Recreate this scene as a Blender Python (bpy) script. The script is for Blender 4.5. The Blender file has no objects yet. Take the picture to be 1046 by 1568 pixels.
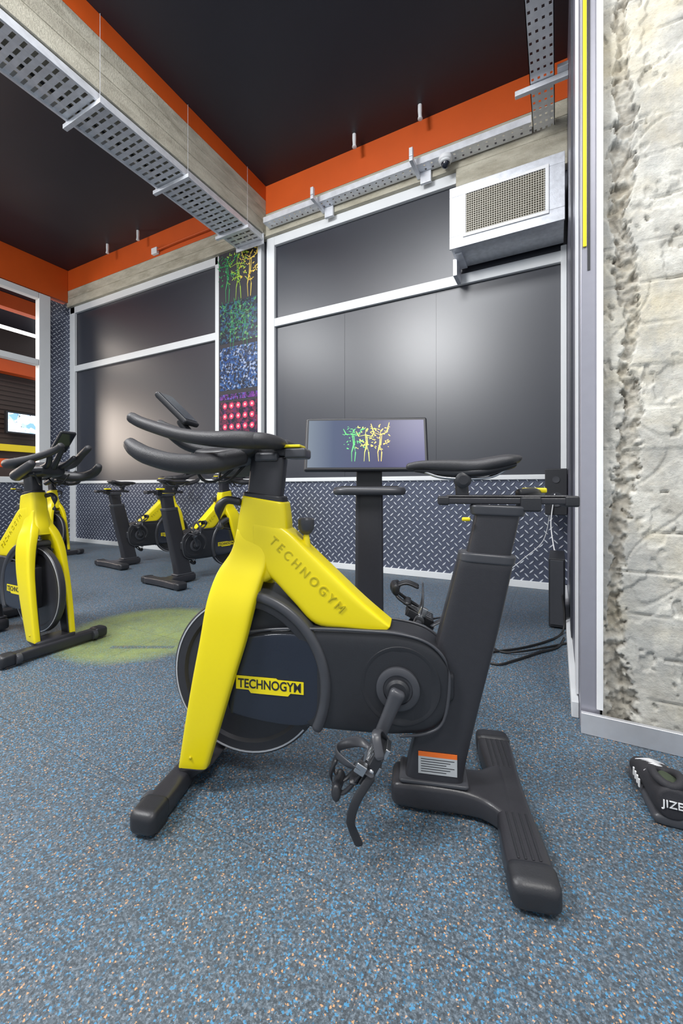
import bpy, bmesh, math, random
from mathutils import Vector, Matrix, noise
random.seed(4)
V=Vector
COL=bpy.context.scene.collection
try:
    bpy.context.scene.view_settings.view_transform='Standard'
except Exception: pass
# ------------------------------------------------------------ materials
class NT:
    def __init__(s,name):
        s.m=bpy.data.materials.new(name); s.m.use_nodes=True
        s.t=s.m.node_tree; s.b=s.t.nodes['Principled BSDF']
    def n(s,ty,**k):
        x=s.t.nodes.new(ty)
        for a,b in k.items(): setattr(x,a,b)
        return x
    def l(s,a,b): s.t.links.new(a,b)
    def put(s,sock,v):
        if isinstance(v,bpy.types.NodeSocket): s.l(v,sock)
        elif isinstance(v,(tuple,list)) and len(v)==3 and sock.type=='RGBA': sock.default_value=(*v,1)
        else: sock.default_value=v
    def math(s,op,a,b=None,c=None,clamp=False):
        x=s.n('ShaderNodeMath',operation=op); x.use_clamp=clamp
        s.put(x.inputs[0],a)
        if b is not None: s.put(x.inputs[1],b)
        if c is not None: s.put(x.inputs[2],c)
        return x.outputs[0]
    def mix(s,f,a,b):
        x=s.n('ShaderNodeMix',data_type='RGBA')
        s.put(x.inputs[0],f); s.put(x.inputs[6],a); s.put(x.inputs[7],b)
        return x.outputs[2]
    def co(s,scale=(1,1,1)):
        tc=s.n('ShaderNodeTexCoord'); mp=s.n('ShaderNodeMapping'); mp.inputs['Scale'].default_value=scale
        s.l(tc.outputs['Object'],mp.inputs['Vector']); return mp.outputs[0]
    def noise(s,co,scale,detail=3,rough=.5):
        x=s.n('ShaderNodeTexNoise'); s.l(co,x.inputs['Vector']); x.inputs['Scale'].default_value=scale
        x.inputs['Detail'].default_value=detail; x.inputs['Roughness'].default_value=rough
        return x.outputs['Fac']
    def ramp(s,f,stops):
        x=s.n('ShaderNodeValToRGB'); s.l(f,x.inputs[0]); e=x.color_ramp.elements
        while len(e)<len(stops): e.new(.5)
        for i,(p,c) in enumerate(stops):
            e[i].position=p; e[i].color=(*c,1) if len(c)==3 else c
        return x.outputs[0]
    def bump(s,h,strength=.3,dist=.01):
        x=s.n('ShaderNodeBump'); x.inputs['Strength'].default_value=strength; x.inputs['Distance'].default_value=dist
        s.l(h,x.inputs['Height']); s.l(x.outputs[0],s.b.inputs['Normal'])
    def base(s,c): s.put(s.b.inputs['Base Color'],c)
    def set(s,rough=.5,metal=0,spec=None,coat=0):
        s.b.inputs['Roughness'].default_value=rough; s.b.inputs['Metallic'].default_value=metal
        if spec is not None: s.b.inputs['Specular IOR Level'].default_value=spec
        if coat: s.b.inputs['Coat Weight'].default_value=coat; s.b.inputs['Coat Roughness'].default_value=.15
        return s.m

def simple(name,c,rough=.5,metal=0,var=.12,scale=30,bump=0,coat=0,spec=None):
    m=NT(name); f=m.noise(m.co(),scale,3)
    a=tuple(x*(1-var) for x in c); b=tuple(min(1,x*(1+var)) for x in c)
    m.base(m.mix(f,a,b))
    if bump: m.bump(m.noise(m.co(),scale*6,2),bump,.002)
    return m.set(rough,metal,spec,coat)
def emis(name,c,st):
    m=NT(name); m.base(c); m.put(m.b.inputs['Emission Color'],c); m.b.inputs['Emission Strength'].default_value=st
    return m.set(.4)

YEL=simple('yellow_paint',(.80,.66,.003),.36,0,.03,5,coat=.2)
YEL2=simple('yellow_letters',(.50,.42,.004),.4,0,.03)
BLK=simple('black_plastic',(.020,.021,.025),.42,0,.1,40,.15)
BLKM=simple('black_metal_paint',(.028,.028,.033),.34,0,.1,60,.15)
GREYP=simple('dark_grey_plastic',(.050,.052,.060),.34,0,.1)
COVER=simple('cover_plastic',(.014,.018,.030),.22,0,.1,8,coat=.4)
RUB=simple('rubber_grip',(.030,.030,.034),.45,0,.15,90,.4)
STEEL=simple('steel',(.55,.56,.58),.28,1,.1)
ALU=simple('brushed_aluminium',(.62,.63,.66),.38,.5,.08)
GALV=simple('galvanised_steel',(.74,.76,.80),.42,.35,.25,14,.2)
WHITE=simple('white_paint',(.80,.81,.82),.4,0,.04)
ORANGE=simple('orange_paint',(.60,.088,.008),.5,0,.12,3)
PANEL=simple('dark_gloss_panel',(.022,.025,.036),.37,0,.06,2,spec=.9)
PANELT=simple('trim_off_white',(.72,.74,.75),.45,0,.05,4)
CEILM=simple('black_ceiling_paint',(.024,.023,.032),.5,0,.1,3,spec=.5)
ORLAB=simple('label_orange',(.8,.16,.02),.5)
GRLAB=simple('label_grey',(.45,.47,.48),.5)
CABLE=simple('black_cable',(.01,.01,.01),.5)

# rubber floor
m=NT('speckled_rubber_floor'); co=m.co()
base=m.ramp(m.noise(co,130,5,.8),[(.38,(.014,.022,.030)),(.5,(.062,.086,.110)),(.63,(.18,.225,.27))])
nd=m.n('ShaderNodeTexNoise'); m.l(co,nd.inputs['Vector']); nd.inputs['Scale'].default_value=300
vm=m.n('ShaderNodeVectorMath',operation='SCALE'); m.l(nd.outputs['Color'],vm.inputs[0]); vm.inputs['Scale'].default_value=.007
va=m.n('ShaderNodeVectorMath',operation='ADD'); m.l(co,va.inputs[0]); m.l(vm.outputs[0],va.inputs[1])
vo=m.n('ShaderNodeTexVoronoi'); m.l(va.outputs[0],vo.inputs['Vector']); vo.inputs['Scale'].default_value=200
sp=m.n('ShaderNodeSeparateColor'); m.l(vo.outputs['Color'],sp.inputs[0])
small=m.math('LESS_THAN',vo.outputs['Distance'],.48)
blue=m.math('MULTIPLY',m.math('GREATER_THAN',sp.outputs[0],.80),m.math('LESS_THAN',vo.outputs['Distance'],.6))
tan=m.math('MULTIPLY',m.math('GREATER_THAN',sp.outputs[1],.93),small)
dk=m.math('GREATER_THAN',sp.outputs[2],.70)
c=m.mix(m.math('MULTIPLY',blue,.85),base,(.04,.25,.47))
c=m.mix(m.math('MULTIPLY',dk,.65),c,(.012,.018,.024))
c=m.mix(m.math('MULTIPLY',tan,.85),c,(.62,.33,.14))
pn=m.noise(co,1.2,4,.6)
c=m.mix(m.math('MULTIPLY',pn,.20),c,(.25,.295,.34))
tc=m.n('ShaderNodeTexCoord'); sx=m.n('ShaderNodeSeparateXYZ'); m.l(tc.outputs['Object'],sx.inputs[0])
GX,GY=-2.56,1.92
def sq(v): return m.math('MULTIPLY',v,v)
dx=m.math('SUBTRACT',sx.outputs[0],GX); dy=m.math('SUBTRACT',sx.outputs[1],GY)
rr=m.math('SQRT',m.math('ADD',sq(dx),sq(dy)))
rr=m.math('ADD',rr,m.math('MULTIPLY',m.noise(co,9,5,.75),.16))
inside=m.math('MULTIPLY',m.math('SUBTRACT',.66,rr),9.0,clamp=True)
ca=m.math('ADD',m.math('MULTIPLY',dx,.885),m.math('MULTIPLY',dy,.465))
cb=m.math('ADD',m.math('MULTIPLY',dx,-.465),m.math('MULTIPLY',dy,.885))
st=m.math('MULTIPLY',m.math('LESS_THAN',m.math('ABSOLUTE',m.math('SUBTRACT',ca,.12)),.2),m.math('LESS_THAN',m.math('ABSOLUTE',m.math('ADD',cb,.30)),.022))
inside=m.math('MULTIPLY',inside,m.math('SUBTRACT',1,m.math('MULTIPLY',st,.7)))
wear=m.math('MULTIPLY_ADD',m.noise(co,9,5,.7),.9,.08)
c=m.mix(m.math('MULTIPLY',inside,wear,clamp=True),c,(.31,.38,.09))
fx=m.math('ABSOLUTE',m.math('SUBTRACT',m.math('FRACT',m.math('ADD',sx.outputs[0],50.35)),.5))
fy=m.math('ABSOLUTE',m.math('SUBTRACT',m.math('FRACT',m.math('ADD',sx.outputs[1],50.1)),.5))
seam=m.math('GREATER_THAN',m.math('MAXIMUM',fx,fy),.4982)
c=m.mix(m.math('MULTIPLY',seam,.5),c,(.02,.025,.03))
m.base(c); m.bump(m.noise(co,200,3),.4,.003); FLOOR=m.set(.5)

def plate_mat(name,ax):
    m=NT(name); tc=m.n('ShaderNodeTexCoord'); s=m.n('ShaderNodeSeparateXYZ'); m.l(tc.outputs['Object'],s.inputs[0])
    S=1/.062
    a=m.math('MULTIPLY_ADD',s.outputs[ax],S,1000.0); b=m.math('MULTIPLY_ADD',s.outputs[2],S,1000.0)
    a2=m.math('MULTIPLY',m.math('ADD',a,b),.7071); b2=m.math('ADD',m.math('MULTIPLY',m.math('SUBTRACT',b,a),.7071),1000.0)
    fa=m.math('SUBTRACT',m.math('FRACT',a2),.5); fb=m.math('SUBTRACT',m.math('FRACT',b2),.5)
    par=m.math('ROUND',m.math('MODULO',m.math('ADD',m.math('FLOOR',a2),m.math('FLOOR',b2)),2.0))
    P=m.math('ADD',m.math('MULTIPLY',fa,par),m.math('MULTIPLY',fb,m.math('SUBTRACT',1.0,par)))
    Q=m.math('ADD',m.math('MULTIPLY',fb,par),m.math('MULTIPLY',fa,m.math('SUBTRACT',1.0,par)))
    p=m.math('MULTIPLY',P,1/.55); q=m.math('MULTIPLY',Q,1/.16)
    e=m.math('ADD',m.math('MULTIPLY',p,p),m.math('MULTIPLY',q,q))
    mk=m.math('MULTIPLY',m.math('SUBTRACT',1.0,e),1.3,clamp=True)
    m.base(m.mix(mk,(.11,.125,.18),(.82,.87,.96))); m.bump(mk,1.0,.015)
    return m.set(.28,.45)
PLX=plate_mat('diamond_plate',0); PLY=plate_mat('diamond_plate_side',1)

def concrete(name,c1,c2,scl,sc=6,deep=None):
    m=NT(name); co=m.co(scl)
    f=m.noise(co,sc,8,.65); g=m.noise(m.co((1,1,1.6)),1.9,5,.6); h=m.noise(m.co(),60,4,.7)
    c=m.mix(m.ramp(f,[(.35,(0,0,0)),(.62,(1,1,1))]),c1,c2)
    c=m.mix(m.ramp(g,[(.48,(0,0,0)),(.72,(.6,.6,.6))]),c,(.58,.49,.29) if deep else (.46,.43,.35))
    c=m.mix(m.ramp(h,[(.30,(.5,.5,.5)),(.40,(0,0,0))]),c,(.24,.22,.19))
    if deep:
        g2=m.noise(m.co((1,1,.5)),4.3,6,.7)
        c=m.mix(m.ramp(g2,[(.48,(0,0,0)),(.64,(.65,.65,.65))]),c,(.34,.345,.335))
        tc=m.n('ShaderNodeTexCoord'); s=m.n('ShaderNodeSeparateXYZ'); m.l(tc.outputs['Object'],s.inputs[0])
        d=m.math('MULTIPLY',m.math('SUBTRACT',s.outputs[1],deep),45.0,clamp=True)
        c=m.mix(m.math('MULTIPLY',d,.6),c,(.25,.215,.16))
        m.base(c); m.bump(m.math('ADD',f,m.math('MULTIPLY',h,.5)),.5,.013)
    else:
        m.base(c); m.bump(m.math('ADD',f,m.math('MULTIPLY',h,.6)),.6,.02)
    return m.set(.85)
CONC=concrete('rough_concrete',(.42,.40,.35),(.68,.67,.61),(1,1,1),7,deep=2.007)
CONBX=concrete('board_concrete',(.36,.33,.25),(.55,.52,.42),(1.0,3,3.5),3.2)
CONBY=concrete('board_concrete_side',(.36,.33,.26),(.57,.54,.44),(3,1.0,3.5),3.2)

# ------------------------------------------------------------ mesh helpers
def mkobj(name,bm,mt,parent=None,smooth=False,bev=0,seg=2):
    me=bpy.data.meshes.new(name); bmesh.ops.recalc_face_normals(bm,faces=bm.faces); bm.to_mesh(me); bm.free()
    o=bpy.data.objects.new(name,me); COL.objects.link(o)
    for x in (mt if isinstance(mt,list) else [mt]): me.materials.append(x)
    if smooth:
        for p in me.polygons: p.use_smooth=True
    if bev:
        md=o.modifiers.new('b','BEVEL'); md.width=bev; md.segments=seg; md.limit_method='ANGLE'; md.angle_limit=.6
        for p in me.polygons: p.use_smooth=True
        w=o.modifiers.new('w','WEIGHTED_NORMAL')
    if parent: o.parent=parent
    return o
def empty(name,loc=(0,0,0),rz=0):
    e=bpy.data.objects.new(name,None); e.empty_display_size=.1; e.location=loc; e.rotation_euler=(0,0,rz); COL.objects.link(e); return e
def bbox(bm,x0,x1,y0,y1,z0,z1,M=None,mi=0):
    vs=[bm.verts.new(V((x,y,z)) if M is None else M@V((x,y,z))) for x in(x0,x1) for y in(y0,y1) for z in(z0,z1)]
    for f in((0,1,3,2),(4,6,7,5),(0,4,5,1),(2,3,7,6),(0,2,6,4),(1,5,7,3)):
        fc=bm.faces.new([vs[i] for i in f]); fc.material_index=mi
def boxes(name,L,mt,parent=None,bev=0,M=None):
    bm=bmesh.new()
    for b in L: bbox(bm,*b,M=M)
    return mkobj(name,bm,mt,parent,bev=bev)
def cat(a,b,c,d,t):
    return .5*((2*b)+(c-a)*t+(2*a-5*b+4*c-d)*t*t+(3*b-a-3*c+d)*t**3)
def loftv(name,st,mt,parent=None,p=3.0,nv=28,sub=5,cap=.008,bm=None):
    st=[tuple(V(q) for q in s) for s in st]
    R=[]; n=len(st)
    for i in range(n-1):
        s0=st[max(i-1,0)];s1=st[i];s2=st[i+1];s3=st[min(i+2,n-1)]
        for k in range(sub):
            t=k/sub; R.append(tuple(cat(s0[j],s1[j],s2[j],s3[j],t) for j in range(3)))
    R.append(st[-1])
    def endrings(c0,c1,A,B):
        d=(c0-c1).normalized(); out=[]
        for a in (30,60,85):
            a=math.radians(a); off=cap*math.sin(a); sh=cap*(1-math.cos(a))
            la=max(A.length,1e-5); lb=max(B.length,1e-5)
            out.append((c0+d*off,A*max(.05,(la-sh)/la),B*max(.05,(lb-sh)/lb)))
        return out
    if cap:
        s=endrings(R[0][0],R[1][0],R[0][1],R[0][2]); e=endrings(R[-1][0],R[-2][0],R[-1][1],R[-1][2])
        R=s[::-1]+R+e
    own=bm is None
    if own: bm=bmesh.new()
    rings=[]
    for C,A,B in R:
        ring=[]
        for k in range(nv):
            a=2*math.pi*k/nv; c=math.cos(a); s=math.sin(a)
            x=math.copysign(abs(c)**(2/p),c); y=math.copysign(abs(s)**(2/p),s)
            ring.append(bm.verts.new(C+A*x+B*y))
        rings.append(ring)
    for i in range(len(rings)-1):
        for k in range(nv):
            bm.faces.new((rings[i][k],rings[i][(k+1)%nv],rings[i+1][(k+1)%nv],rings[i+1][k]))
    bm.faces.new(rings[0][::-1]); bm.faces.new(rings[-1])
    if own: return mkobj(name,bm,mt,parent,smooth=True)
def loft(name,st,mt,parent=None,**k):
    return loftv(name,[(V(((a+c)/2,l,(b+d)/2)),V(((c-a)/2,0,(d-b)/2)),V((0,h,0))) for a,b,c,d,l,h in st],mt,parent,**k)
def sweep(name,pts,rad,mt,parent=None,flat=1,up=(0,0,1),p=2.0,nv=14,sub=5,cap=None,bm=None):
    pts=[V(q) for q in pts]; n=len(pts); st=[]
    if not isinstance(rad,(list,tuple)): rad=[rad]*n
    up=V(up)
    for i in range(n):
        t=(pts[min(i+1,n-1)]-pts[max(i-1,0)]).normalized()
        s=t.cross(up)
        if s.length<.05: s=t.cross(V((1,0,0.1)))
        s.normalize(); b=s.cross(t).normalized()
        st.append((pts[i],s*rad[i],b*rad[i]*flat))
    return loftv(name,st,mt,parent,p=p,nv=nv,sub=sub,cap=min(rad)*.7 if cap is None else cap,bm=bm)
def lathe(name,prof,cu,cz,mt,parent=None,nv=64,ax='y',cl=0):
    bm=bmesh.new(); R=[]
    for r,l in prof:
        ring=[]
        for k in range(nv):
            a=2*math.pi*k/nv
            if ax=='y': v=V((cu+r*math.cos(a),cl+l,cz+r*math.sin(a)))
            else: v=V((cu+r*math.cos(a),cl+r*math.sin(a),cz+l))
            ring.append(bm.verts.new(v))
        R.append(ring)
    for i in range(len(R)-1):
        for k in range(nv): bm.faces.new((R[i][k],R[i][(k+1)%nv],R[i+1][(k+1)%nv],R[i+1][k]))
    bm.faces.new(R[0]); bm.faces.new(R[-1])
    o=mkobj(name,bm,mt,parent)
    for p_ in o.data.polygons: p_.use_smooth=len(p_.vertices)==4
    md=o.modifiers.new('e','EDGE_SPLIT'); md.split_angle=.6
    return o
def text(name,s,M,size,mt,parent,ext=.001,sx=1.0,bold=0):
    cu=bpy.data.curves.new(name,'FONT'); cu.body=s; cu.size=size; cu.extrude=ext; cu.align_x='CENTER'; cu.align_y='CENTER'; cu.offset=bold
    o=bpy.data.objects.new(name,cu); COL.objects.link(o); cu.materials.append(mt); o.parent=parent
    o.matrix_local=M@Matrix.Diagonal((sx,1,1,1)); return o
def frame(o,x,y,z=None):
    x=V(x).normalized(); y=V(y).normalized(); z=x.cross(y)
    return Matrix(((x.x,y.x,z.x,o[0]),(x.y,y.y,z.y,o[1]),(x.z,y.z,z.z,o[2]),(0,0,0,1)))

# ------------------------------------------------------------ ROOM
YB=4.56; XR=.085; XL=-8.2; ZC=5.1
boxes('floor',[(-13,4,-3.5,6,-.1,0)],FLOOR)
boxes('ceiling',[(-13,4,-3.5,6,ZC,ZC+.1)],CEILM)
boxes('wall_back',[(XL,XR+.1,YB,YB+.12,0,ZC)],PANEL)
boxes('wall_back_diamond_plate',[(XL+.02,XR,YB-.02,YB-.001,.07,1.09)],PLX)
boxes('baseboard_back',[(XL+.02,XR-.02,YB-.04,YB-.001,0,.07)],PANELT,bev=.004)
T=[(XL+.02,XR-.04,YB-.045,YB-.001,1.09,1.14)]
T+=[(XL+.02,-4.42,YB-.045,YB-.001,3.2,3.31),(-3.4,XR-.01,YB-.045,YB-.001,3.2,3.31)]
T+=[(XL+.02,-4.42,YB-.05,YB-.001,4.30,4.42),(-3.4,-.95,YB-.05,YB-.001,4.30,4.42)]
T+=[(XL+.0,XL+.16,YB-.05,YB-.001,.0,4.42),(-3.53,-3.40,YB-.05,YB-.001,.0,4.42),(-4.48,-4.40,YB-.05,YB-.001,1.1,4.42),(.03,XR-.003,YB-.06,YB-.001,1.14,3.35)]
boxes('trim_1',T,PANELT,bev=.006)
boxes('trim_2',[(x-.0012,x+.0012,YB-.003,YB-.0005,a,b) for x in(-2.35,-1.2) for a,b in((1.14,3.2),)],PANEL)
boxes('beam_back_concrete',[(XL,XR,YB-.10,YB-.001,4.42,4.72),(-.96,XR,YB-.099,YB-.001,4.10,4.42),(XL,XR,YB-.108,YB-.1,4.56,4.568)],CONBX,bev=.004)
boxes('beam_back_orange',[(XL,XR,YB-.10,YB-.001,4.721,ZC-.001)],ORANGE)
boxes('beam_cross_concrete',[(-3.97,-3.5,-3.4,YB-.101,4.44,4.9),(-3.51,-3.494,-3.4,YB-.101,4.60,4.606),(-3.51,-3.494,-3.4,YB-.101,4.755,4.761)],CONBY,bev=.003)
boxes('beam_cross_orange',[(-3.97,-3.5,-3.4,YB-.101,4.901,ZC-.001)],ORANGE)
boxes('wall_left',[(XL-.12,XL-.001,-3.4,YB,0,1.1)],PLY)
boxes('wall_left_diamond_plate',[(XL-.12,XL-.001,4.17,YB-.001,1.1,4.45)],PLY)
boxes('beam_left_orange',[(XL-.12,XL+.04,-3.4,YB-.105,4.5,ZC-.001)],ORANGE)
W=empty('window_1')
L=[(XL-.1,XL+.03,3.98,4.165,0,4.49)]
L+=[(XL-.1,XL+.03,-3.4,3.975,z,z+.1) for z in(1.1,3.2,4.39)]+[(XL-.1,XL+.03,y,y+.12,1.2,4.39) for y in(2.2,.3,-1.6)]
boxes('window_frame',L,PANELT,W,bev=.006)
SLAT=simple('dark_slats',(.05,.035,.03),.6)
boxes('wall_far_room',[(-12.6,-12.5,-3.4,6,0,ZC-.001)]+[(-12.5,-12.47,-3.4,6,z,z+.06) for z in [2.3+.12*i for i in range(18)]],SLAT)
boxes('beam_far_room',[(-12.4,-12.1,-3.4,6,3.9,4.2),(-10.4,-10.2,-3.4,6,4.8,5.09)],ORANGE)
boxes('beam_far_room_yellow',[(-12.45,-12.3,-3.4,6,1.95,2.12)],YEL)
boxes('linear_ceiling_light',[(-10.9,-10.8,4.0,5.6,4.55,4.6)],emis('lamp_white',(1,.97,.92),3))
TV=empty('wall_television')
boxes('tv_body',[(-12.3,-12.2,5.2,5.98,2.4,2.95)],BLK,TV); 
def splash_mat(name,cols,scale,th=.5,em=.25):
    m=NT(name); co=m.co(); v=m.n('ShaderNodeTexVoronoi'); m.l(co,v.inputs['Vector']); v.inputs['Scale'].default_value=scale
    n=m.noise(co,scale*.7,6,.75)
    s=m.n('ShaderNodeSeparateColor'); m.l(v.outputs['Color'],s.inputs[0])
    c=m.mix(s.outputs[0],cols[0],cols[1]); c=m.mix(m.math('GREATER_THAN',s.outputs[1],.8),c,cols[2])
    c=m.mix(m.math('GREATER_THAN',n,th),(.008,.012,.025),c)
    m.base(c); m.l(c,m.b.inputs['Emission Color']); m.b.inputs['Emission Strength'].default_value=em
    return m.set(.35)
boxes('tv_picture',[(-12.199,-12.195,5.24,5.94,2.44,2.91)],splash_mat('tv_glow',[(.35,.6,.95),(.8,.88,.95),(.2,.4,.8)],7,.38,1.2),TV)
boxes('reception_counter',[(-11.5,-10.8,3.2,5.6,.003,1.1),(-11.6,-10.7,3.1,5.7,1.1,1.16),(-11.55,-11.4,3.2,5.6,1.5,1.7)],[ORANGE],bev=.01)
RWALL=simple('partition_grey',(.14,.14,.18),.35,.1,.1,3)
boxes('wall_right',[(XR,XR+.08,2.06,YB,0,ZC-.001)],RWALL)
boxes('baseboard_right',[(XR-.03,XR-.001,2.06,YB-.05,0,.07)],PANELT,bev=.003)
boxes('trim_3',[(XR-.012,XR-.001,2.12,2.2,.08,ZC-.01)],WHITE)
boxes('trim_5',[(XR-.01,XR-.001,2.9,3.1,.08,ZC-.01)],PANEL)
P=empty('steel_post')
boxes('post_flange',[(XR,.155,1.975,2.055,0,ZC-.002)],simple('post_grey',(.34,.34,.39),.32,.4,.05),P,bev=.004)
boxes('post_edge',[(.142,.165,1.962,1.974,.1,ZC-.002)],WHITE,P,bev=.002)
boxes('post_yellow_strip',[(.094,.107,1.968,1.974,2.0,ZC-.002)],YEL,P)
boxes('post_dark_groove',[(.110,.120,1.9725,1.974,1.9,ZC-.002)],BLK,P)
boxes('baseboard_column',[(XR+.001,1.3,1.94,1.961,0,.085),(XR+.001,1.3,1.962,1.974,.0,.02)],ALU,bev=.003)
# concrete column, spalled surface with flaked layers and board seams
bm=bmesh.new()
xs=[.165+.0038*i for i in range(115)]+[.598+.03*i for i in range(1,23)]
zs=[.02+.0070*i for i in range(725)]
nz=noise.noise
def sst(a,b,x):
    t=max(0,min(1,(x-a)/(b-a))); return t*t*(3-2*t)
def cdisp(x,z):
    d=.004*nz(V((x*7,z*7,0)))+.0014*nz(V((x*40,z*40,3)))
    k=math.floor(z/.165); fr=(z/.165+.05*nz(V((x*8,k*7.7,1)))+.02*nz(V((x*35,k*2.7,1))))%1
    stg=max(0,nz(V((x*6,k*3.1,5)))+.22)
    d-=.024*stg*(1-sst(.0,.07,fr))
    d+=.007*nz(V((k*5.3,x*1.3,9)))
    cx=.236+.06*nz(V((0,z*1.0,2)))+.035*nz(V((0,z*5,7)))+.012*nz(V((0,z*22,7)))
    w=.024+.075*max(0,nz(V((4,z*2.3,2)))+.15)
    t=(x-cx)/w
    rag=.55*nz(V((x*28,z*34,17)))+.35*nz(V((x*70,z*80,19)))
    inside=1-sst(.78,.92,abs(t)+rag)
    d-=inside*(.021+.016*nz(V((x*22,z*30,11)))+.009*nz(V((x*65,z*75,12))))
    f=nz(V((x*7,z*4.5,41)))+.25*nz(V((x*30,z*30,43)))
    d-=.006*sst(.18,.21,f)
    g=nz(V((x*11,z*9,61)))+.3*nz(V((x*40,z*40,63)))
    d-=.010*sst(.46,.50,g)
    c=abs(nz(V((x*4,z*3,77))))
    if c<.02: d-=.004
    return d
G=[[bm.verts.new((x,2.0-cdisp(x,z),z)) for z in zs] for x in xs]
for i in range(len(xs)-1):
    for j in range(len(zs)-1): bm.faces.new((G[i][j],G[i+1][j],G[i+1][j+1],G[i][j+1]))
bk=[bm.verts.new(v) for v in((.165,2.5,.02),(xs[-1],2.5,.02),(xs[-1],2.5,zs[-1]),(.165,2.5,zs[-1]))]
bm.faces.new((G[-1][0],bk[1],bk[2],G[-1][-1])+tuple(G[-1][j] for j in range(len(zs)-2,0,-1)))
bm.faces.new(bk)
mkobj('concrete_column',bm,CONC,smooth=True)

# ------------------------------------------------------------ poster column
PC=empty('wall_poster')
y0=YB-.05
boxes('poster_board',[(-4.395,-3.62,y0-.01,YB-.001,1.15,4.415)],CEILM,PC)
boxes('poster_frame',[(-3.66,-3.60,y0-.03,YB-.001,1.15,4.41)],PANELT,PC,bev=.004)
def ribbons(name,polys,w,mt,parent,M):
    bm=bmesh.new(); r=random.Random(9)
    for pl in polys:
        for a,b in zip(pl[:-1],pl[1:]):
            a=V((a[0],a[1],0));b=V((b[0],b[1],0)); d=(b-a)
            if d.length<1e-5: continue
            ww=w*(.5+r.random())
            n=V((-d.y,d.x,0)).normalized()*ww*.5
            vs=[bm.verts.new(M@q) for q in(a+n,b+n*.6,b-n*.4,a-n)]; bm.faces.new(vs)
    return mkobj(name,bm,mt,parent)
def dancer(cx,cy,s,seed,extra=26):
    r=random.Random(seed); j=lambda k:(r.random()-.5)*k
    hip=(cx,cy); ch=(cx+j(.15)*s,cy+.34*s); out=[[hip,ch],[(hip[0]+.03*s,hip[1]),(ch[0]+.05*s,ch[1])],[ch,(ch[0]+.02*s,ch[1]+.16*s)]]
    out.append([(ch[0]+.02*s,ch[1]+.12*s),(ch[0]+.09*s,ch[1]+.2*s)])
    for sg in(-1,1):
        e=(ch[0]+sg*.2*s,ch[1]+j(.2)*s+.03*s); out.append([ch,e,(e[0]+sg*.08*s,e[1]+(.2+j(.3))*s)])
        kn=(cx+sg*.06*s,cy-.22*s); out.append([hip,kn,(kn[0]+j(.05)*s,kn[1]-.30*s)])
    for _ in range(extra):
        a=(cx+j(.6)*s,cy+.25*s+j(.75)*s); out.append([a,(a[0]+j(.16)*s,a[1]+j(.14)*s)])
    return out
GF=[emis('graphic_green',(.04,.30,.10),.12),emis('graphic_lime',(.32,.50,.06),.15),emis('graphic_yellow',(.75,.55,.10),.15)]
PM=lambda cx,cz:frame((cx,y0-.014,cz),(1,0,0),(0,0,1))
for i in range(3):
    ribbons('graphic_figures_%d'%i,dancer(-.2+.2*i,-.02,.60,i+3,50),.017,GF[i],PC,PM(-4.02,4.03))
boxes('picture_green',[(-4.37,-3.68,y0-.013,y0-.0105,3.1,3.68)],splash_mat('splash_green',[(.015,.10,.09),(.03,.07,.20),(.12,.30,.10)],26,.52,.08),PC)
for i in range(2):
    ribbons('graphic_burst_%d'%i,dancer(-.12+.24*i,-.02,.6,i+13,60),.009,GF[0],PC,PM(-4.02,3.34))
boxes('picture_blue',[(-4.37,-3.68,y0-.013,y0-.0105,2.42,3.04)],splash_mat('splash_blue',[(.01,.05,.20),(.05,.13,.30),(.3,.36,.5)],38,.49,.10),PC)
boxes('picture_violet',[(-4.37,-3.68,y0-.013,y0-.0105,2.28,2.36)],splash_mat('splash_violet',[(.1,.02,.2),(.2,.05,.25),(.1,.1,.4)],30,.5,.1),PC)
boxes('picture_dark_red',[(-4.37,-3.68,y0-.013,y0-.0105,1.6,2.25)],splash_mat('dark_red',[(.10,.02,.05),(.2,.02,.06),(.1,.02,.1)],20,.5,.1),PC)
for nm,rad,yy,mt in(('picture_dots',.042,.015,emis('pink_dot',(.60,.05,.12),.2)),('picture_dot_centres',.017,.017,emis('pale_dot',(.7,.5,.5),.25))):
    bm=bmesh.new()
    for i in range(5):
        for k in range(4):
            bmesh.ops.create_circle(bm,cap_ends=True,segments=16,radius=rad,matrix=frame((-4.27+.125*i,y0-yy,1.74+.15*k),(1,0,0),(0,0,1)))
    mkobj(nm,bm,mt,PC)

# ------------------------------------------------------------ ceiling services
def tray_y(name,x0,x1,ya,yb,z,parent,h=.07,pitch=.06,n=6,fill=.62):
    bm=bmesh.new()
    bbox(bm,x0,x0+.006,ya,yb,z,z+h); bbox(bm,x1-.006,x1,ya,yb,z,z+h)
    w=(x1-x0)
    for i in range(n+1):
        cx=x0+w*i/n; bbox(bm,max(x0,cx-.014),min(x1,cx+.014),ya,yb,z,z+.003)
    y=ya
    while y<yb: bbox(bm,x0,x1,y,min(yb,y+pitch*fill),z+.0005,z+.0028); y+=pitch
    return mkobj(name,bm,GALV,parent)
CT=empty('cable_tray')
tray_y('tray_main',-3.95,-3.52,-3.3,4.40,4.36,CT,n=4,pitch=.075,fill=.64)
boxes('tray_rails',[(-3.965,-3.94,-3.3,4.40,4.345,4.375),(-3.53,-3.505,-3.3,4.40,4.345,4.375)],GALV,CT,bev=.003)
bm=bmesh.new(); y=-2.6
while y<4.4: 
    bbox(bm,-4.02,-3.46,y,y+.04,4.305,4.344); bbox(bm,-3.99,-3.98,y+.01,y+.02,4.34,4.6); bbox(bm,-3.484,-3.481,y+.013,y+.017,4.34,5.09); y+=.95
mkobj('tray_hangers',bm,GALV,CT,bev=.001)
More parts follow.
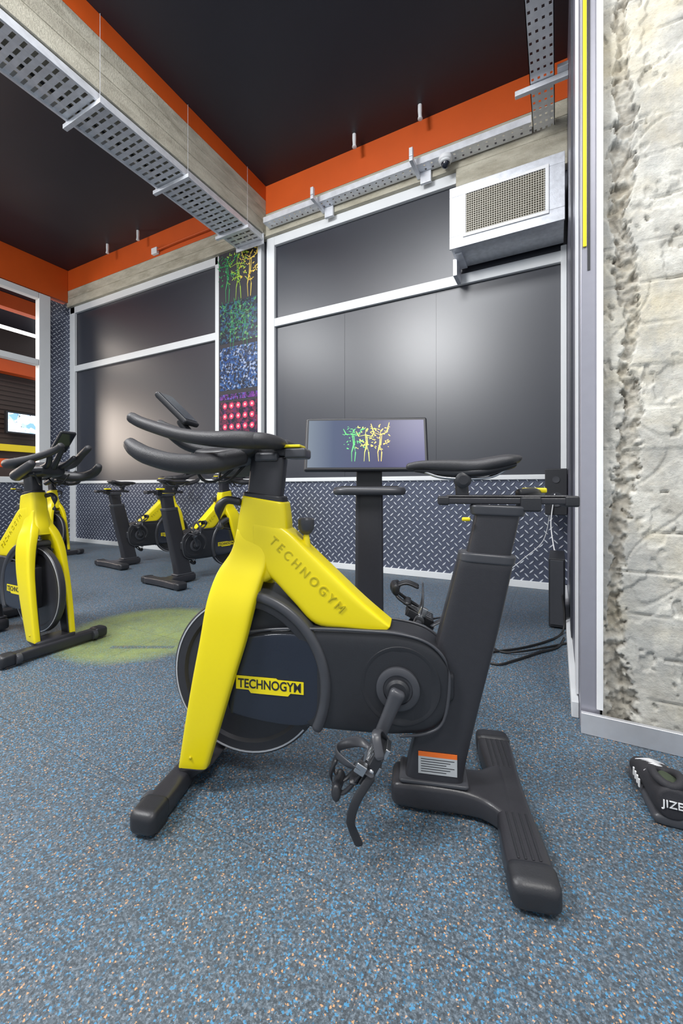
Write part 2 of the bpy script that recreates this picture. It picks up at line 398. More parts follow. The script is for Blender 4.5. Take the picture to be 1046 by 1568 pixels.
sweep('tray_cable_1',[(-3.8,-3,4.39),(-3.75,0,4.385),(-3.82,2.5,4.385),(-3.78,4.3,4.385)],.012,CABLE,CT)
sweep('tray_cable_2',[(-3.65,-3,4.39),(-3.7,0,4.385),(-3.64,2.5,4.385),(-3.7,4.3,4.385)],.01,WHITE,CT)
boxes('tray_end_drop',[(-3.98,-3.50,4.405,4.42,4.30,4.48)],GALV,CT,bev=.003)
CB=empty('cable_tray')
bm=bmesh.new()
X0,X1=-3.42,-.22
bbox(bm,X0,X1,4.30,4.303,4.49,4.56); bbox(bm,X0,X1,4.437,4.44,4.49,4.56)
for yy in(4.30,4.355,4.41): bbox(bm,X0,X1,yy,yy+.03,4.487,4.49)
x=X0
while x<X1: bbox(bm,x,x+.06,4.30,4.44,4.4875,4.4895); x+=.08
mkobj('tray_wall_run',bm,GALV,CB)
tray_y('tray_side_run',-.21,-.02,-3,4.44,4.49,CB,pitch=.08,n=4,fill=.7)
boxes('tray_brackets',[(-2.60,-2.56,4.15,4.455,4.44,4.485),(-1.38,-1.34,4.15,4.455,4.44,4.485),(-2.60,-2.56,4.15,4.19,4.49,4.58),(-1.38,-1.34,4.15,4.19,4.49,4.58),(-2.56,-2.44,4.42,4.455,4.36,4.485),(-1.34,-1.22,4.42,4.455,4.36,4.485),
      (-.33,XR-.002,3.90,3.94,4.44,4.485),(-.33,XR-.002,1.5,1.54,4.44,4.485),(.0,XR-.002,3.85,3.99,4.486,4.52)],GALV,CB,bev=.004)
sweep('tray_cable',[(-3.4,4.36,4.53),(-2,4.37,4.52),(-1,4.36,4.53),(-.25,4.36,4.52)],.01,CABLE,CB)
for i,x in enumerate((-1.3,-2.08,-5.9,-6.68)):
    p=empty('ceiling_sprinkler')
    sweep('pipe',[(x,4.28,5.099),(x,4.28,5.03),(x+.004,4.275,4.96)],.022,WHITE,p)
    lathe('head',[(.01,0),(.026,.005),(.026,.015),(.008,.022)],x+.004,4.94,WHITE,p,nv=16,ax='z',cl=4.275)
SC=empty('security_camera')
lathe('camera_base',[(.065,0),(.07,-.01),(.07,-.04),(.06,-.05)],-1.04,4.485,WHITE,SC,nv=32,ax='z',cl=4.33)
lathe('camera_collar',[(.058,0),(.058,-.012),(.045,-.02)],-1.04,4.436,WHITE,SC,nv=32,ax='z',cl=4.33)
lathe('camera_dome',[(.045,0),(.042,-.02),(.03,-.036),(.012,-.044)],-1.04,4.415,COVER,SC,nv=32,ax='z',cl=4.33)
JB=empty('junction_box')
boxes('box_body',[(-5.75,-5.62,4.40,4.458,4.74,4.84)],WHITE,JB,bev=.01)
sweep('box_conduit',[(-5.64,4.42,4.79),(-5.2,4.42,4.80),(-4.6,4.42,4.80),(-4.0,4.42,4.80)],.012,ORANGE,JB)
AC=empty('air_conditioning_vent')
a,b,c,d,e,f=-.935,.055,4.10,4.455,3.37,3.96
GALV2=simple('galvanised_duct',(.60,.62,.66),.40,.45,.3,22,.25)
boxes('vent_housing',[(a,b,c+.02,YB-.052,e,f)],GALV2,AC,bev=.004)
boxes('vent_flange',[(a-.01,b+.005,c,c+.02,e-.005,e+.11),(a-.01,b+.005,c,c+.02,f-.09,f+.005),(a-.01,a+.13,c,c+.02,e+.11,f-.09),(b-.13,b+.005,c,c+.02,e+.11,f-.09)],GALV2,AC,bev=.003)
boxes('vent_grille_frame',[(a+.12,b-.12,c-.012,c,e+.08,e+.11),(a+.12,b-.12,c-.012,c,f-.10,f-.07),(a+.12,a+.15,c-.012,c,e+.11,f-.10),(b-.15,b-.12,c-.012,c,e+.11,f-.10)],WHITE,AC,bev=.002)
bm=bmesh.new(); x=a+.155
while x<b-.15: bbox(bm,x,x+.005,c-.006,c+.012,e+.11,f-.10); x+=.021
z=e+.115
while z<f-.1: bbox(bm,a+.15,b-.15,c-.008,c+.01,z,z+.005); z+=.021
mkobj('vent_grille',bm,simple('grille_cream',(.55,.52,.44),.45),AC)
boxes('vent_bracket',[(a+.02,a+.09,c+.1,YB-.06,e-.02,e-.001),(a-.02,a+.02,4.3,YB-.051,e-.17,e-.001)],GALV,AC,bev=.002)
boxes('vent_dark_core',[(a+.15,b-.15,c+.0125,c+.019,e+.11,f-.10)],BLK,AC)

# ------------------------------------------------------------ exercise bike
def build_bike():
    B=empty('exercise_bike')
    def foot(nm,u,half,w,h,zc):
        st=[]
        for l,s in((-half,.95),(-half*.75,1.0),(-half*.3,.86),(0,.84),(half*.3,.86),(half*.75,1.0),(half,.95)):
            st.append((V((u,l,zc)),V((w*s,0,0)),V((0,0,h*(1 if abs(l)>half*.5 else 1.04)))))
        loftv(nm,st,BLKM,B,p=4.5,cap=.022)
    RU=-.012
    foot('rear_foot',RU,.29,.057,.034,.042); foot('front_foot',1.035,.27,.038,.03,.04)
    boxes('foot_pads',[(RU-.045,RU+.045,l-.03,l+.03,0,.012) for l in(-.27,.27)]+[(1.0,1.07,l-.025,l+.025,0,.012) for l in(-.25,.25)],RUB,B,bev=.003)
    boxes('rear_foot_ribs',[(RU+u-.003,RU+u+.003,s*.10 if s>0 else -.25,.25 if s>0 else -.10,.074,.0785) for u in(-.026,-.009,.009,.026) for s in(1,-1)],BLK,B,bev=.001)
    for s in(1,-1):
        loftv('rear_foot_tip_%d'%s,[(V((RU,s*.268,.045)),V((.059,0,0)),V((0,0,.037))),(V((RU,s*.303,.043)),V((.058,0,0)),V((0,0,.035)))],BLK,B,p=4.5,cap=.022)
        loftv('front_foot_tip_%d'%s,[(V((1.035,s*.235,.043)),V((.042,0,0)),V((0,0,.034))),(V((1.035,s*.285,.042)),V((.042,0,0)),V((0,0,.034)))],BLK,B,p=4.5,cap=.02)
        lathe('front_transport_wheel_%d'%s,[(.008,-.014),(.028,-.013),(.03,0),(.028,.013),(.008,.014)],1.066,.040,GREYP,B,nv=24,cl=s*.215)
    loftv('base_platform',[(V((.0,0,.045)),V((0,.14,0)),V((0,0,.034))),(V((.06,0,.046)),V((0,.078,0)),V((0,0,.035))),(V((.13,0,.05)),V((0,.062,0)),V((0,0,.04))),(V((.24,0,.052)),V((0,.064,0)),V((0,0,.042))),(V((.325,0,.05)),V((0,.06,0)),V((0,0,.038)))],BLKM,B,p=5,cap=.02)
    loftv('base_rim',[(V((.12,0,.094)),V((0,.056,0)),V((0,0,.008))),(V((.31,0,.094)),V((0,.056,0)),V((0,0,.008)))],GREYP,B,p=5,cap=.01)
    loft('seat_tube',[(.305,.085,.125,.085,0,.05),(.288,.16,.118,.15,0,.048),(.245,.35,.075,.34,0,.044),(.19,.58,.02,.57,0,.042),(.138,.785,-.022,.775,0,.044)],BLKM,B,p=6,cap=.006,nv=40)
    loft('seat_tube_collar',[(.140,.782,-.026,.772,0,.047),(.136,.80,-.030,.79,0,.047)],GREYP,B,p=5,cap=.006)
    loft('seat_post',[(.118,.78,-.012,.775,0,.030),(.102,.85,-.028,.845,0,.030),(.086,.93,-.044,.925,0,.030)],BLKM,B,p=5,cap=.004)
    loft('seat_post_head',[(.10,.925,-.055,.92,0,.036),(.102,.945,-.062,.94,0,.038)],GREYP,B,p=5,cap=.006)
    boxes('seat_slider',[(-.19,.185,-.028,.028,.952,.972),(-.18,.175,-.022,.022,.972,.980)],BLKM,B,bev=.006)
    boxes('seat_slider_stop',[(-.205,-.165,-.032,.032,.945,.978),(-.10,-.04,-.034,.034,.93,.975),(.165,.20,-.03,.03,.948,.976)],BLK,B,bev=.006)
    sweep('seat_clamp_lever',[(-.05,-.03,.985),(-.10,-.06,.99),(-.13,-.11,.985)],[.014,.012,.010],BLK,B)
    boxes('seat_clamp_tab',[(-.15,-.08,-.135,-.09,.985,1.002)],YEL,B,bev=.005)
    boxes('seat_release_tab',[(.105,.13,.030,.042,.90,.912)],YEL,B,bev=.004)
    loftv('saddle',[(V((.29,0,1.070)),V((0,.018,0)),V((0,0,.012))),(V((.25,0,1.074)),V((0,.022,0)),V((0,0,.015))),(V((.17,0,1.072)),V((0,.028,0)),V((0,0,.019))),(V((.10,0,1.068)),V((0,.045,0)),V((0,0,.022))),(V((.05,0,1.074)),V((0,.068,0)),V((0,0,.023))),(V((0,0,1.083)),V((0,.080,0)),V((0,0,.021))),(V((-.030,0,1.088)),V((0,.066,0)),V((0,0,.014)))],RUB,B,p=2.6,cap=.01)
    loftv('saddle_shell',[(V((.27,0,1.058)),V((0,.012,0)),V((0,0,.006))),(V((.16,0,1.050)),V((0,.02,0)),V((0,0,.014))),(V((.06,0,1.052)),V((0,.055,0)),V((0,0,.015))),(V((-.02,0,1.070)),V((0,.06,0)),V((0,0,.010)))],BLK,B,p=2.6,cap=.006)
    for i,s in enumerate((1,-1)):
        sweep('saddle_rail_%d'%i,[(.24,.008*s,1.052),(.19,.018*s,1.035),(.11,.022*s,1.030),(.04,.03*s,1.036),(-.01,.04*s,1.065)],.004,STEEL,B)
    lathe('saddle_clamp',[(.014,-.036),(.024,-.03),(.024,.03),(.014,.036)],.125,1.026,BLK,B,nv=24)
    loft('saddle_stem',[(.145,.978,.105,.978,0,.018),(.148,1.022,.108,1.022,0,.018)],BLK,B,p=3,cap=.002)
    def prof(st,lh): return [(u,a,u,b,0,lh*k) for u,a,b,k in st]
    loft('belt_cover',prof([(.165,.44,.35,.85),(.185,.492,.295,.95),(.235,.535,.253,1),(.315,.556,.235,1),(.42,.556,.228,1),(.58,.553,.226,1),(.74,.54,.232,1),(.88,.51,.25,.96)],.07),BLK,B,p=7,nv=48,cap=.012)
    for i,s in enumerate((1,-1)):
        sweep('cover_lip_%d'%i,[(.88,s*.066,.512),(.74,s*.069,.540),(.58,s*.069,.552),(.42,s*.069,.555),(.315,s*.069,.552),(.235,s*.068,.532),(.185,s*.066,.488),(.168,s*.062,.42),(.185,s*.066,.30),(.235,s*.068,.257),(.315,s*.069,.240)],.0045,GREYP,B)
        lathe('crank_boss_%d'%i,[(.122,0),(.120,.003*s),(.112,.003*s),(.108,.0015*s),(.07,.0015*s)],.315,.393,BLK,B,cl=s*.068)
        lathe('crank_disc_%d'%i,[(.066,0),(.066,.010*s),(.060,.014*s),(.045,.014*s),(.043,.010*s)],.322,.387,GREYP,B,cl=s*.070)
        lathe('crank_hub_%d'%i,[(.036,0),(.036,.016*s),(.028,.022*s),(.012,.022*s)],.322,.387,BLK,B,cl=s*.078)
        l0=s*.0705
        loft('cover_window_%d'%i,[(.572,.44,.572,.32,l0,.003),(.585,.50,.585,.265,l0,.004),(.62,.527,.62,.243,l0,.004),(.68,.530,.68,.238,l0,.004),(.76,.522,.76,.242,l0,.004),(.87,.50,.87,.256,l0,.004)],COVER,B,p=6,nv=40,cap=.003)
        x=V((-s,0,0)); M=frame((.735,s*.0765,.362),x,(0,0,1))
        bm=bmesh.new(); W2,H2=.115,.024
        ol=[(-W2,H2),(W2*.2,H2),(W2*.25,H2-.004),(W2,H2-.004),(W2,-H2+.004),(W2*.62,-H2+.004),(W2*.55,-H2-.006),(-W2*.55,-H2-.006),(-W2*.62,-H2+.004),(-W2,-H2+.004)]
        vs=[bm.verts.new(M@V((q[0],q[1],0))) for q in ol]; f=bm.faces.new(vs)
        r=bmesh.ops.extrude_face_region(bm,geom=[f]); 
        for v in r['geom']:
            if isinstance(v,bmesh.types.BMVert): v.co+=V((0,s*.001,0))
        mkobj('badge_plate_%d'%i,bm,YEL,B)
        text('badge_text_%d'%i,'TECHNOGYM',frame((.735,s*.0778,.361),x,(0,0,1)),.041,BLK,B,.0006,.84,.0008)
    wc=(.84,.362); r=.272
    lathe('flywheel',[(.03,-.022),(.05,-.018),(.06,-.010),(r-.05,-.010),(r-.04,-.018),(r-.004,-.018),(r,-.014),(r,.014),(r-.004,.018),(r-.04,.018),(r-.05,.010),(.06,.010),(.05,.018),(.03,.022)],wc[0],wc[1],BLKM,B,nv=96)
    def arc(nm,r0,r1,l,a0,a1,mt,bev=.006,cl=0,n=40):
        bm=bmesh.new(); Q=[]
        for k in range(n+1):
            a=math.radians(a0+(a1-a0)*k/n); c=math.cos(a); s=math.sin(a)
            Q.append([bm.verts.new((wc[0]+rr_*c,cl+ll,wc[1]+rr_*s)) for rr_,ll in((r0,-l),(r1,-l),(r1,l),(r0,l))])
        for k in range(n):
            for j in range(4): bm.faces.new((Q[k][j],Q[k][(j+1)%4],Q[k+1][(j+1)%4],Q[k+1][j]))
        bm.faces.new(Q[0]); bm.faces.new(Q[-1]); return mkobj(nm,bm,mt,B,bev=bev,seg=3)
    for i,s in enumerate((1,-1)):
        arc('flywheel_ring_%d'%i,r-.012,r-.007,.001,0,359.9,ALU,0,s*.019,72)
    arc('flywheel_fender',.272,.308,.082,82,208,GREYP,.016)
    arc('flywheel_fender_edge',.25,.28,.074,84,206,BLK,.006)
    arc('flywheel_guard_left',.05,.262,.006,75,215,BLK,.002,.045); arc('flywheel_guard_right',.05,.262,.006,75,215,BLK,.002,-.045)
    loft('frame_head',[(.851,.972,.698,.947,0,.048),(.862,.91,.690,.885,0,.050),(.875,.83,.690,.80,0,.052),(.90,.755,.715,.72,0,.052),(.905,.715,.755,.69,0,.050)],YEL,B,p=5,nv=36,cap=.006)
    for i,s in enumerate((1,-1)):
        loft('frame_leg_%d'%i,[(.866,.86,.76,.83,s*.022,.026),(.880,.79,.755,.755,s*.034,.028),(.918,.72,.765,.695,s*.060,.029),(.943,.63,.782,.62,s*.083,.026),(.963,.50,.808,.505,s*.096,.022),(.985,.38,.845,.385,s*.101,.021),(1.010,.24,.888,.245,s*.102,.020),(1.036,.085,.936,.092,s*.100,.019)],YEL,B,p=5.5,nv=40,cap=.005)
        loft('leg_inner_%d'%i,[(.95,.50,.83,.50,s*.080,.010),(1.025,.09,.945,.09,s*.084,.010)],BLK,B,p=4,cap=.002)
        sweep('leg_bolt_%d'%i,[(.988,s*.117,.125),(.988,s*.122,.125)],.005,YEL2,B)
    loft('frame_top_tube',[(.80,.90,.80,.72,0,.052),(.70,.872,.748,.705,0,.053),(.61,.795,.665,.625,0,.053),(.525,.718,.590,.556,0,.052),(.435,.637,.49,.548,0,.050),(.350,.568,.37,.545,0,.046)],YEL,B,p=7,nv=40,cap=.005)
    loft('front_bracket',[(1.05,.085,.93,.085,0,.12),(1.06,.04,.99,.04,0,.10)],BLKM,B,p=5,cap=.006)
    for i,s in enumerate((1,-1)):
        d=V((-.73,0,-.68)) if s>0 else V((.73,0,.68))
        M=frame((.618,s*.0525,.722),d,V((0,s,0)).cross(d))
        text('frame_text_%d'%i,'T E C H N O G Y M',M,.042,YEL2,B,.0025,.92)
    sweep('resistance_stalk',[(.632,0,.76),(.632,0,.81),(.633,0,.85)],[.016,.014,.008],YEL,B)
    lathe('resistance_knob',[(.010,0),(.018,.006),(.027,.02),(.027,.050),(.020,.056)],.633,.845,GREYP,B,nv=28,ax='z')
    loft('handlebar_post',[(.838,.955,.722,.94,0,.034),(.830,1.03,.712,1.02,0,.034),(.822,1.105,.704,1.10,0,.034)],BLKM,B,p=5,cap=.004)
    loft('handlebar_post_collar',[(.850,.965,.705,.948,0,.045),(.848,.985,.706,.968,0,.043)],BLK,B,p=5,cap=.005)
    boxes('handlebar_slider',[(.63,.93,-.030,.030,1.108,1.135)],BLK,B,bev=.006)
    boxes('handlebar_slider_tab',[(.645,.75,-.034,.034,1.136,1.146)],YEL,B,bev=.003)
    boxes('handlebar_clamp',[(.625,.70,-.038,.038,1.10,1.134),(.72,.80,-.05,.05,1.09,1.12)],GREYP,B,bev=.008)
    sweep('handlebar_hook',[(.86,.035,.955),(.90,.045,.96),(.925,.05,.93),(.92,.05,.87)],[.014,.014,.016,.012],BLK,B)
    for i,s in enumerate((1,-1)):
        sweep('handlebar_horn_%d'%i,[(.74,s*.10,1.150),(.80,s*.155,1.150),(.90,s*.165,1.155),(1.02,s*.13,1.175),(1.13,s*.095,1.205),(1.20,s*.08,1.228),(1.235,s*.078,1.245)],[.025,.028,.024,.022,.021,.020,.019],RUB,B)
        sweep('handlebar_rest_%d'%i,[(.72,s*.02,1.150),(.725,s*.07,1.150),(.76,s*.12,1.150),(.83,s*.15,1.152)],[.026,.032,.036,.024],RUB,B,flat=.75)
        sweep('handlebar_wing_%d'%i,[(.84,s*.06,1.105),(.90,s*.14,1.080),(.99,s*.19,1.078),(1.08,s*.20,1.100),(1.13,s*.195,1.122),(1.155,s*.19,1.140)],[.030,.034,.030,.028,.026,.021],RUB,B)
        sweep('handlebar_inner_%d'%i,[(.90,s*.03,1.12),(.98,s*.04,1.13),(1.05,s*.05,1.15),(1.10,s*.07,1.19)],[.020,.019,.017,.015],BLK,B)
        sweep('handlebar_cable_%d'%i,[(.99,s*.10,1.09),(.98,s*.06,1.03),(.93,s*.04,1.03),(.86,s*.03,1.09)],.005,CABLE,B)
    loftv('handlebar_core',[(V((.80,0,1.13)),V((0,.07,0)),V((0,0,.02))),(V((.90,0,1.105)),V((0,.10,0)),V((0,0,.036))),(V((1.0,0,1.11)),V((0,.07,0)),V((0,0,.030)))],BLK,B,p=3,cap=.01)
    sweep('console_arm',[(1.0,0,1.13),(1.05,0,1.18),(1.10,0,1.24)],[.02,.016,.014],BLK,B)
    ax=V((.12,0,.113)).normalized(); M=frame((1.115,0,1.285),(0,1,0),ax)
    bm=bmesh.new(); bbox(bm,-.045,.045,-.085,.078,-.010,.010,M); mkobj('console_body',bm,BLK,B,bev=.008,seg=3)
    bm=bmesh.new(); bbox(bm,-.038,.038,-.072,.068,-.0113,-.0103,M); bbox(bm,-.038,.038,-.072,.068,.0103,.0113,M); mkobj('console_display',bm,COVER,B)
    du,dz=.064,-.152
    for i,s in enumerate((1,-1)):
        a=V((.322,s*.105,.387)); b=a+V((s*du,s*.018,s*dz))
        sweep('crank_arm_%d'%i,[a,a.lerp(b,.35),b],[.024,.020,.018],GREYP,B,flat=.7,up=(0,1,0),p=3)
        lathe('crank_bolt_%d'%i,[(.016,-.012),(.016,.010),(.008,.013)] if s>0 else [(.016,.012),(.016,-.010),(.008,-.013)],b.x,b.z,STEEL,B,nv=20,cl=b.y)
        sweep('pedal_axle_%d'%i,[b,b+V((0,s*.05,0)),b+V((0,s*.115,0))],.009,STEEL,B)
        c=b+V((0,s*.068,0)); R=Matrix.Translation(c)@Matrix.Rotation(math.radians(62 if s>0 else -25),4,'Y')
        bm=bmesh.new()
        for q in((-.045,.045,-.048,-.036),(-.045,.045,.036,.048),(-.050,-.034,-.045,.045),(.034,.050,-.045,.045),(-.015,.015,-.045,.045)): bbox(bm,q[0],q[1],q[2],q[3],-.014,.014,R)
        mkobj('pedal_body_%d'%i,bm,BLK,B,bev=.003)
        bm=bmesh.new()
        for y_ in(-.03,-.01,.01,.03): bbox(bm,-.04,.04,y_-.003,y_+.003,-.017,.017,R)
        bbox(bm,-.012,.012,-.03,.03,-.024,.024,R)
        mkobj('pedal_teeth_%d'%i,bm,STEEL,B,bev=.001)
        bm=bmesh.new()
        for y_ in(-.034,.034):
            sweep('',[R@V((-.04,y_,.008)),R@V((.03,y_,.018)),R@V((.10,y_*.9,.030)),R@V((.118,y_*.6,.055)),R@V((.09,y_*.5,.085)),R@V((.05,y_*.5,.09))],.0095,None,flat=.6,bm=bm)
        sweep('',[R@V((.115,-.034,.05)),R@V((.126,0,.05)),R@V((.115,.034,.05))],.014,None,bm=bm,flat=1.6)
        sweep('',[R@V((.06,-.034,.024)),R@V((.06,0,.022)),R@V((.06,.034,.024))],.014,None,bm=bm,flat=.5)
        mkobj('pedal_toe_cage_%d'%i,bm,BLK,B,smooth=True)
        bm=bmesh.new()
        sweep('',[R@V((0,-.05,0)),R@V((.01,-.056,.05)),R@V((.03,-.02,.095)),R@V((.03,.02,.095)),R@V((.01,.056,.05)),R@V((0,.05,0))],.014,None,flat=.25,up=(1,0,0),bm=bm)
        sweep('',[R@V((-.05,-.045,-.01)),R@V((-.075,-.02,.02)),R@V((-.08,.02,.03)),R@V((-.05,.045,.0))],.013,None,flat=.3,bm=bm)
        mkobj('pedal_strap_%d'%i,bm,GREYP,B,smooth=True)
        e=c+V((.0,s*.055,-.01))
        sweep('pedal_strap_tail_%d'%i,[e,e+V((.035,s*.02,-.05)),e+V((.05,s*.025,-.10)),e+V((.045,s*.02,-.13)),e+V((.03,s*.018,-.165 if s>0 else -.16))],.012,BLK,B,flat=.25,up=(0,1,0))
        bm=bmesh.new()
        bbox(bm,-.014,.014,.044,.066,.015,.045,R); bbox(bm,-.065,-.035,-.025,.025,-.024,-.010,R); mkobj('pedal_buckle_%d'%i,bm,STEEL,B,bev=.003)
    M=frame((.203,.0492,.155),(-1,0,0),(0,0,1))
    bm=bmesh.new(); bbox(bm,-.058,.058,-.033,.02,-.001,.001,M); mkobj('warning_label',bm,GRLAB,B)
    bm=bmesh.new(); bbox(bm,-.058,.058,.02,.034,-.001,.001,M); mkobj('warning_label_header',bm,ORLAB,B)
    bm=bmesh.new()
    for k in range(6): bbox(bm,-.05,.05-(k%3)*.012,.0115-.0075*k,.0135-.0075*k,.001,.0014,M)
    mkobj('warning_label_lines',bm,BLK,B)
    return B
bike=build_bike()
kids=[o for o in bpy.data.objects if o.parent==bike]
bike.location=(-.145,1.358,0); bike.rotation_euler=(0,0,math.radians(197))
def clone(x,y,deg):
    e=empty('exercise_bike',(x,y,0),math.radians(deg))
    for o in kids:
        c=o.copy(); COL.objects.link(c); c.parent=e
clone(-3.76,1.42,0)
clone(-3.56,2.88,84)
clone(-4.99,3.26,84)
clone(-7.50,3.45,0)

# ------------------------------------------------------------ touchscreen kiosk
def cam2w(xc,yc): return (.885*xc-.465*yc,.465*xc+.885*yc)
kx,ky=cam2w((566-523)/629*2.4,2.42)
K=empty('touchscreen_kiosk',(kx,ky,0),math.radians(24))
loftv('kiosk_post',[(V((0,.02,.02)),V((.085,0,0)),V((0,.045,0))),(V((0,.02,.5)),V((.083,0,0)),V((0,.042,0))),(V((0,.02,.97)),V((.080,0,0)),V((0,.040,0)))],BLKM,K,p=6,cap=.004)
boxes('kiosk_base',[(-.25,.25,-.2,.24,0,.02)],BLKM,K,bev=.006)
sweep('kiosk_handle',[(-.19,-.05,.985),(-.15,-.08,.985),(0,-.085,.985),(.15,-.08,.985),(.19,-.05,.985)],.024,GREYP,K,flat=1.0)
boxes('kiosk_shelf',[(-.17,.17,-.06,.07,.975,1.015)],BLK,K,bev=.01)
boxes('kiosk_neck',[(-.075,.075,-.02,.03,1.0,1.15)],BLK,K,bev=.01)
Mk=Matrix.Translation((-.02,-.03,1.255))@Matrix.Rotation(math.radians(-16),4,'X')
bm=bmesh.new(); bbox(bm,-.355,.355,-.018,.018,-.165,.165,Mk); mkobj('screen_body',bm,BLK,K,bev=.012,seg=3)
m=NT('kiosk_picture'); tc=m.n('ShaderNodeTexCoord'); s=m.n('ShaderNodeSeparateXYZ'); m.l(tc.outputs['Object'],s.inputs[0])
c=m.ramp(m.math('MULTIPLY_ADD',s.outputs[0],1.35,.5),[(0,(.24,.29,.35)),(.22,(.10,.13,.21)),(.6,(.07,.07,.17)),(1,(.13,.13,.30))])
m.base((.01,.01,.015)); m.l(c,m.b.inputs['Emission Color']); m.b.inputs['Emission Strength'].default_value=1.0; SCR=m.set(.25,0,.25)
bm=bmesh.new(); bbox(bm,-.335,.335,-.0195,-.0182,-.146,.146,Mk); mkobj('screen_picture',bm,SCR,K)
SF=[emis('screen_green',(.1,.5,.15),.5),emis('screen_lime',(.6,.65,.12),.5),emis('screen_yellow',(.9,.6,.12),.6)]
for i in range(3):
    ribbons('screen_figure_%d'%i,dancer(-.07+.075*i,-.012,.19,i+3,36),.0065,SF[i],K,Mk@frame((0,-.0215,0),(1,0,0),(0,0,1)))

# ------------------------------------------------------------ equipment by right wall
SPK=empty('wall_speaker')
boxes('speaker_cabinet',[(-.10,XR-.005,4.18,4.42,.76,1.18)],BLK,SPK,bev=.008)
lathe('speaker_cone',[(.065,0),(.065,-.006),(.05,-.006),(.02,.01)],-.01,.90,GREYP,SPK,nv=32,cl=4.178)
lathe('speaker_tweeter',[(.03,0),(.03,-.005),(.01,-.004)],-.01,1.08,GREYP,SPK,nv=24,cl=4.178)
sweep('cable_3',[(-.02,4.16,.95),(-.05,4.15,.7),(-.03,4.1,.5),(.0,4.0,.35),(.02,3.90,.1)],.005,WHITE,SPK,sub=8)
sweep('cable_4',[(-.06,4.2,.76),(-.12,4.35,.5),(-.3,4.45,.3),(-.5,4.5,.1)],.004,WHITE,SPK,sub=8)
PCX=empty('computer_tower')
boxes('tower_case',[(-.055,XR-.035,3.30,3.75,.012,.50)],BLK,PCX,bev=.006)
boxes('tower_front',[(-.045,.04,3.292,3.299,.03,.49)],GREYP,PCX,bev=.004)
boxes('tower_feet',[(-.045,-.02,3.33,3.36,0,.013),(.02,.04,3.33,3.36,0,.013),(-.045,-.02,3.69,3.72,0,.013),(.02,.04,3.69,3.72,0,.013)],RUB,PCX)
CC=empty('power_cables')
sweep('cable_1',[(.03,3.275,.25),(.045,3.25,.12),(.03,3.2,.012),(-.05,3.0,.008),(-.2,2.78,.008),(-.36,2.62,.008),(-.42,2.5,.008),(-.3,2.46,.008),(-.22,2.56,.008),(-.1,2.75,.008),(.0,2.9,.008),(.04,3.1,.008)],.0065,CABLE,CC,sub=8)
sweep('cable_2',[(.05,3.0,.008),(-.05,2.88,.008),(-.18,2.7,.02),(-.3,2.66,.008),(-.40,2.75,.008),(-.5,2.7,.008)],.006,CABLE,CC,sub=8)

# ------------------------------------------------------------ sneaker
S=empty('sneaker',(.300,1.53,0),math.radians(6)); S.scale=(1.12,1.0,1.08)
SH=simple('sneaker_fabric',(.022,.022,.027),.7,0,.3,120,.5); SG=simple('sneaker_lining',(.045,.06,.035),.85)
loftv('shoe_sole',[(V((0,0,.016)),V((.042,0,0)),V((0,0,.016))),(V((0,.06,.015)),V((.044,0,0)),V((0,0,.015))),(V((.0,.13,.014)),V((.044,0,0)),V((0,0,.014))),(V((0,.2,.014)),V((.054,0,0)),V((0,0,.014))),(V((0,.255,.018)),V((.038,0,0)),V((0,0,.012)))],GREYP,S,p=3,cap=.010)
loftv('shoe_upper',[(V((0,-.004,.066)),V((.036,0,0)),V((0,0,.044))),(V((0,.03,.064)),V((.041,0,0)),V((0,0,.042))),(V((0,.09,.060)),V((.042,0,0)),V((0,0,.038))),(V((0,.15,.052)),V((.046,0,0)),V((0,0,.034))),(V((0,.21,.040)),V((.050,0,0)),V((0,0,.024))),(V((0,.255,.032)),V((.034,0,0)),V((0,0,.014)))],SH,S,p=2.5,cap=.010)
bm=bmesh.new(); pts=[(.031*math.cos(a),.045+.045*math.sin(a),.110+.006*math.cos(2*a)-.0045*math.sin(a)) for a in [2*math.pi*k/16 for k in range(17)]]
sweep('',pts,.011,None,bm=bm,cap=0.001); mkobj('shoe_collar',bm,SH,S,smooth=True)
loftv('shoe_lining',[(V((0,.045,.100)),V((.024,0,0)),V((0,.036,0))),(V((0,.045,.1045)),V((.025,0,0)),V((0,.037,0)))],SG,S,p=2,cap=.001)
bm=bmesh.new()
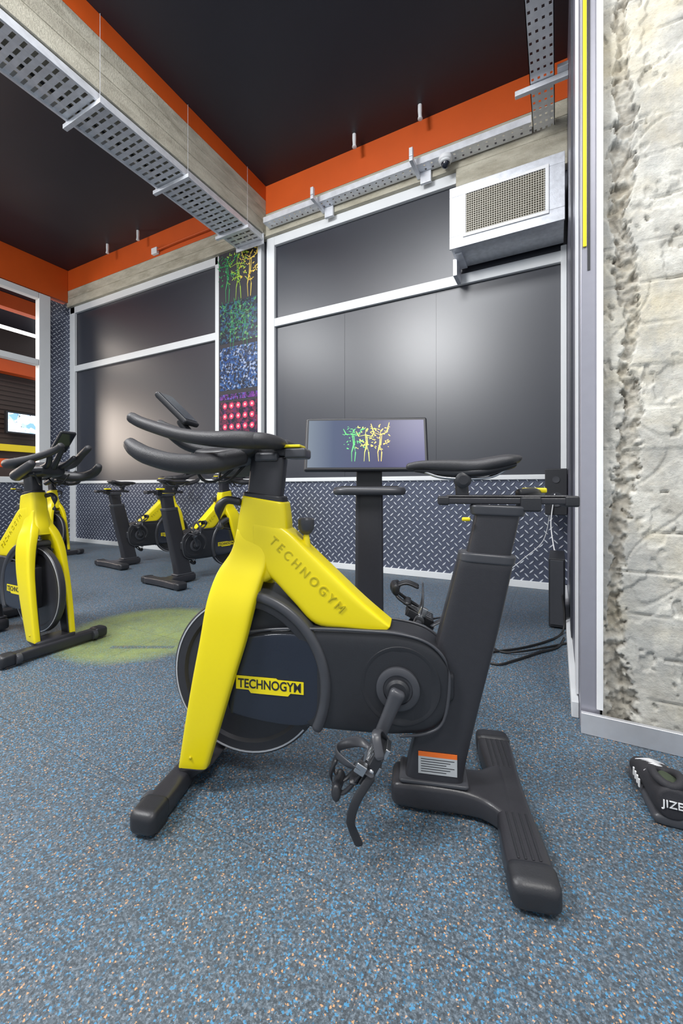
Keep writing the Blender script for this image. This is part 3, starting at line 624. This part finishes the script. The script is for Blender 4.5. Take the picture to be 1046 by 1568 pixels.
for k in range(6): sweep('',[(-.034,.108+.019*k,.080-.004*k),(0,.105+.019*k,.0995-.0060*k),(.034,.108+.019*k,.080-.004*k)],.0042,None,bm=bm)
mkobj('shoe_laces',bm,ALU,S,smooth=True)
text('shoe_heel_text','JIZE',frame((-.002,-.017,.068),(1,0,0),(0,0,1)),.028,WHITE,S,.0015)
boxes('shoe_side_stripes',[(-.051,-.046,.10+.02*k,.108+.02*k,.03,.055) for k in range(4)],WHITE,S,bev=.002)

# ------------------------------------------------------------ lights
def area(name,loc,sx,sy,en,col=(1,1,1),rot=(0,0,0)):
    l=bpy.data.lights.new(name,'AREA'); l.shape='RECTANGLE'; l.size=sx; l.size_y=sy; l.energy=en; l.color=col
    o=bpy.data.objects.new(name,l); o.location=loc; o.rotation_euler=tuple(math.radians(q) for q in rot); COL.objects.link(o)
area('ceiling_lamp_a',(-2.9,-1.2,4.8),1.5,1.5,400,(.98,.99,1),(48,0,8))
area('ceiling_lamp_b',(1.5,-.8,4.9),1.4,1.4,170,(1,.98,.95),(10,0,0))
area('ceiling_lamp_c',(-6.0,.0,5.0),1.4,1.4,240,(.98,.99,1),(25,0,0))
area('ceiling_lamp_d',(-1.2,1.4,5.05),1.4,1.0,95,(.95,.97,1))
area('ceiling_lamp_e',(-10.4,3,4.5),1.4,1.4,120,(1,.9,.8))
area('far_room_added_light',(-11.6,1.7,2.6),1.2,1.6,140,(1,.86,.74),(90,0,-78))  # unseen light added for the warm panel glow, like a lit far-room area
w=bpy.data.worlds.new('w'); bpy.context.scene.world=w; w.use_nodes=True
w.node_tree.nodes['Background'].inputs[0].default_value=(.88,.93,1,1); w.node_tree.nodes['Background'].inputs[1].default_value=.75

# ------------------------------------------------------------ camera
cd=bpy.data.cameras.new('camera'); cam=bpy.data.objects.new('camera',cd); COL.objects.link(cam)
cam.location=(0,0,1); cam.rotation_euler=(math.radians(90),0,math.radians(27.7))
cd.sensor_width=36; cd.lens=629/1568*36; cd.shift_y=-36/1568; cd.clip_start=.02
bpy.context.scene.camera=cam
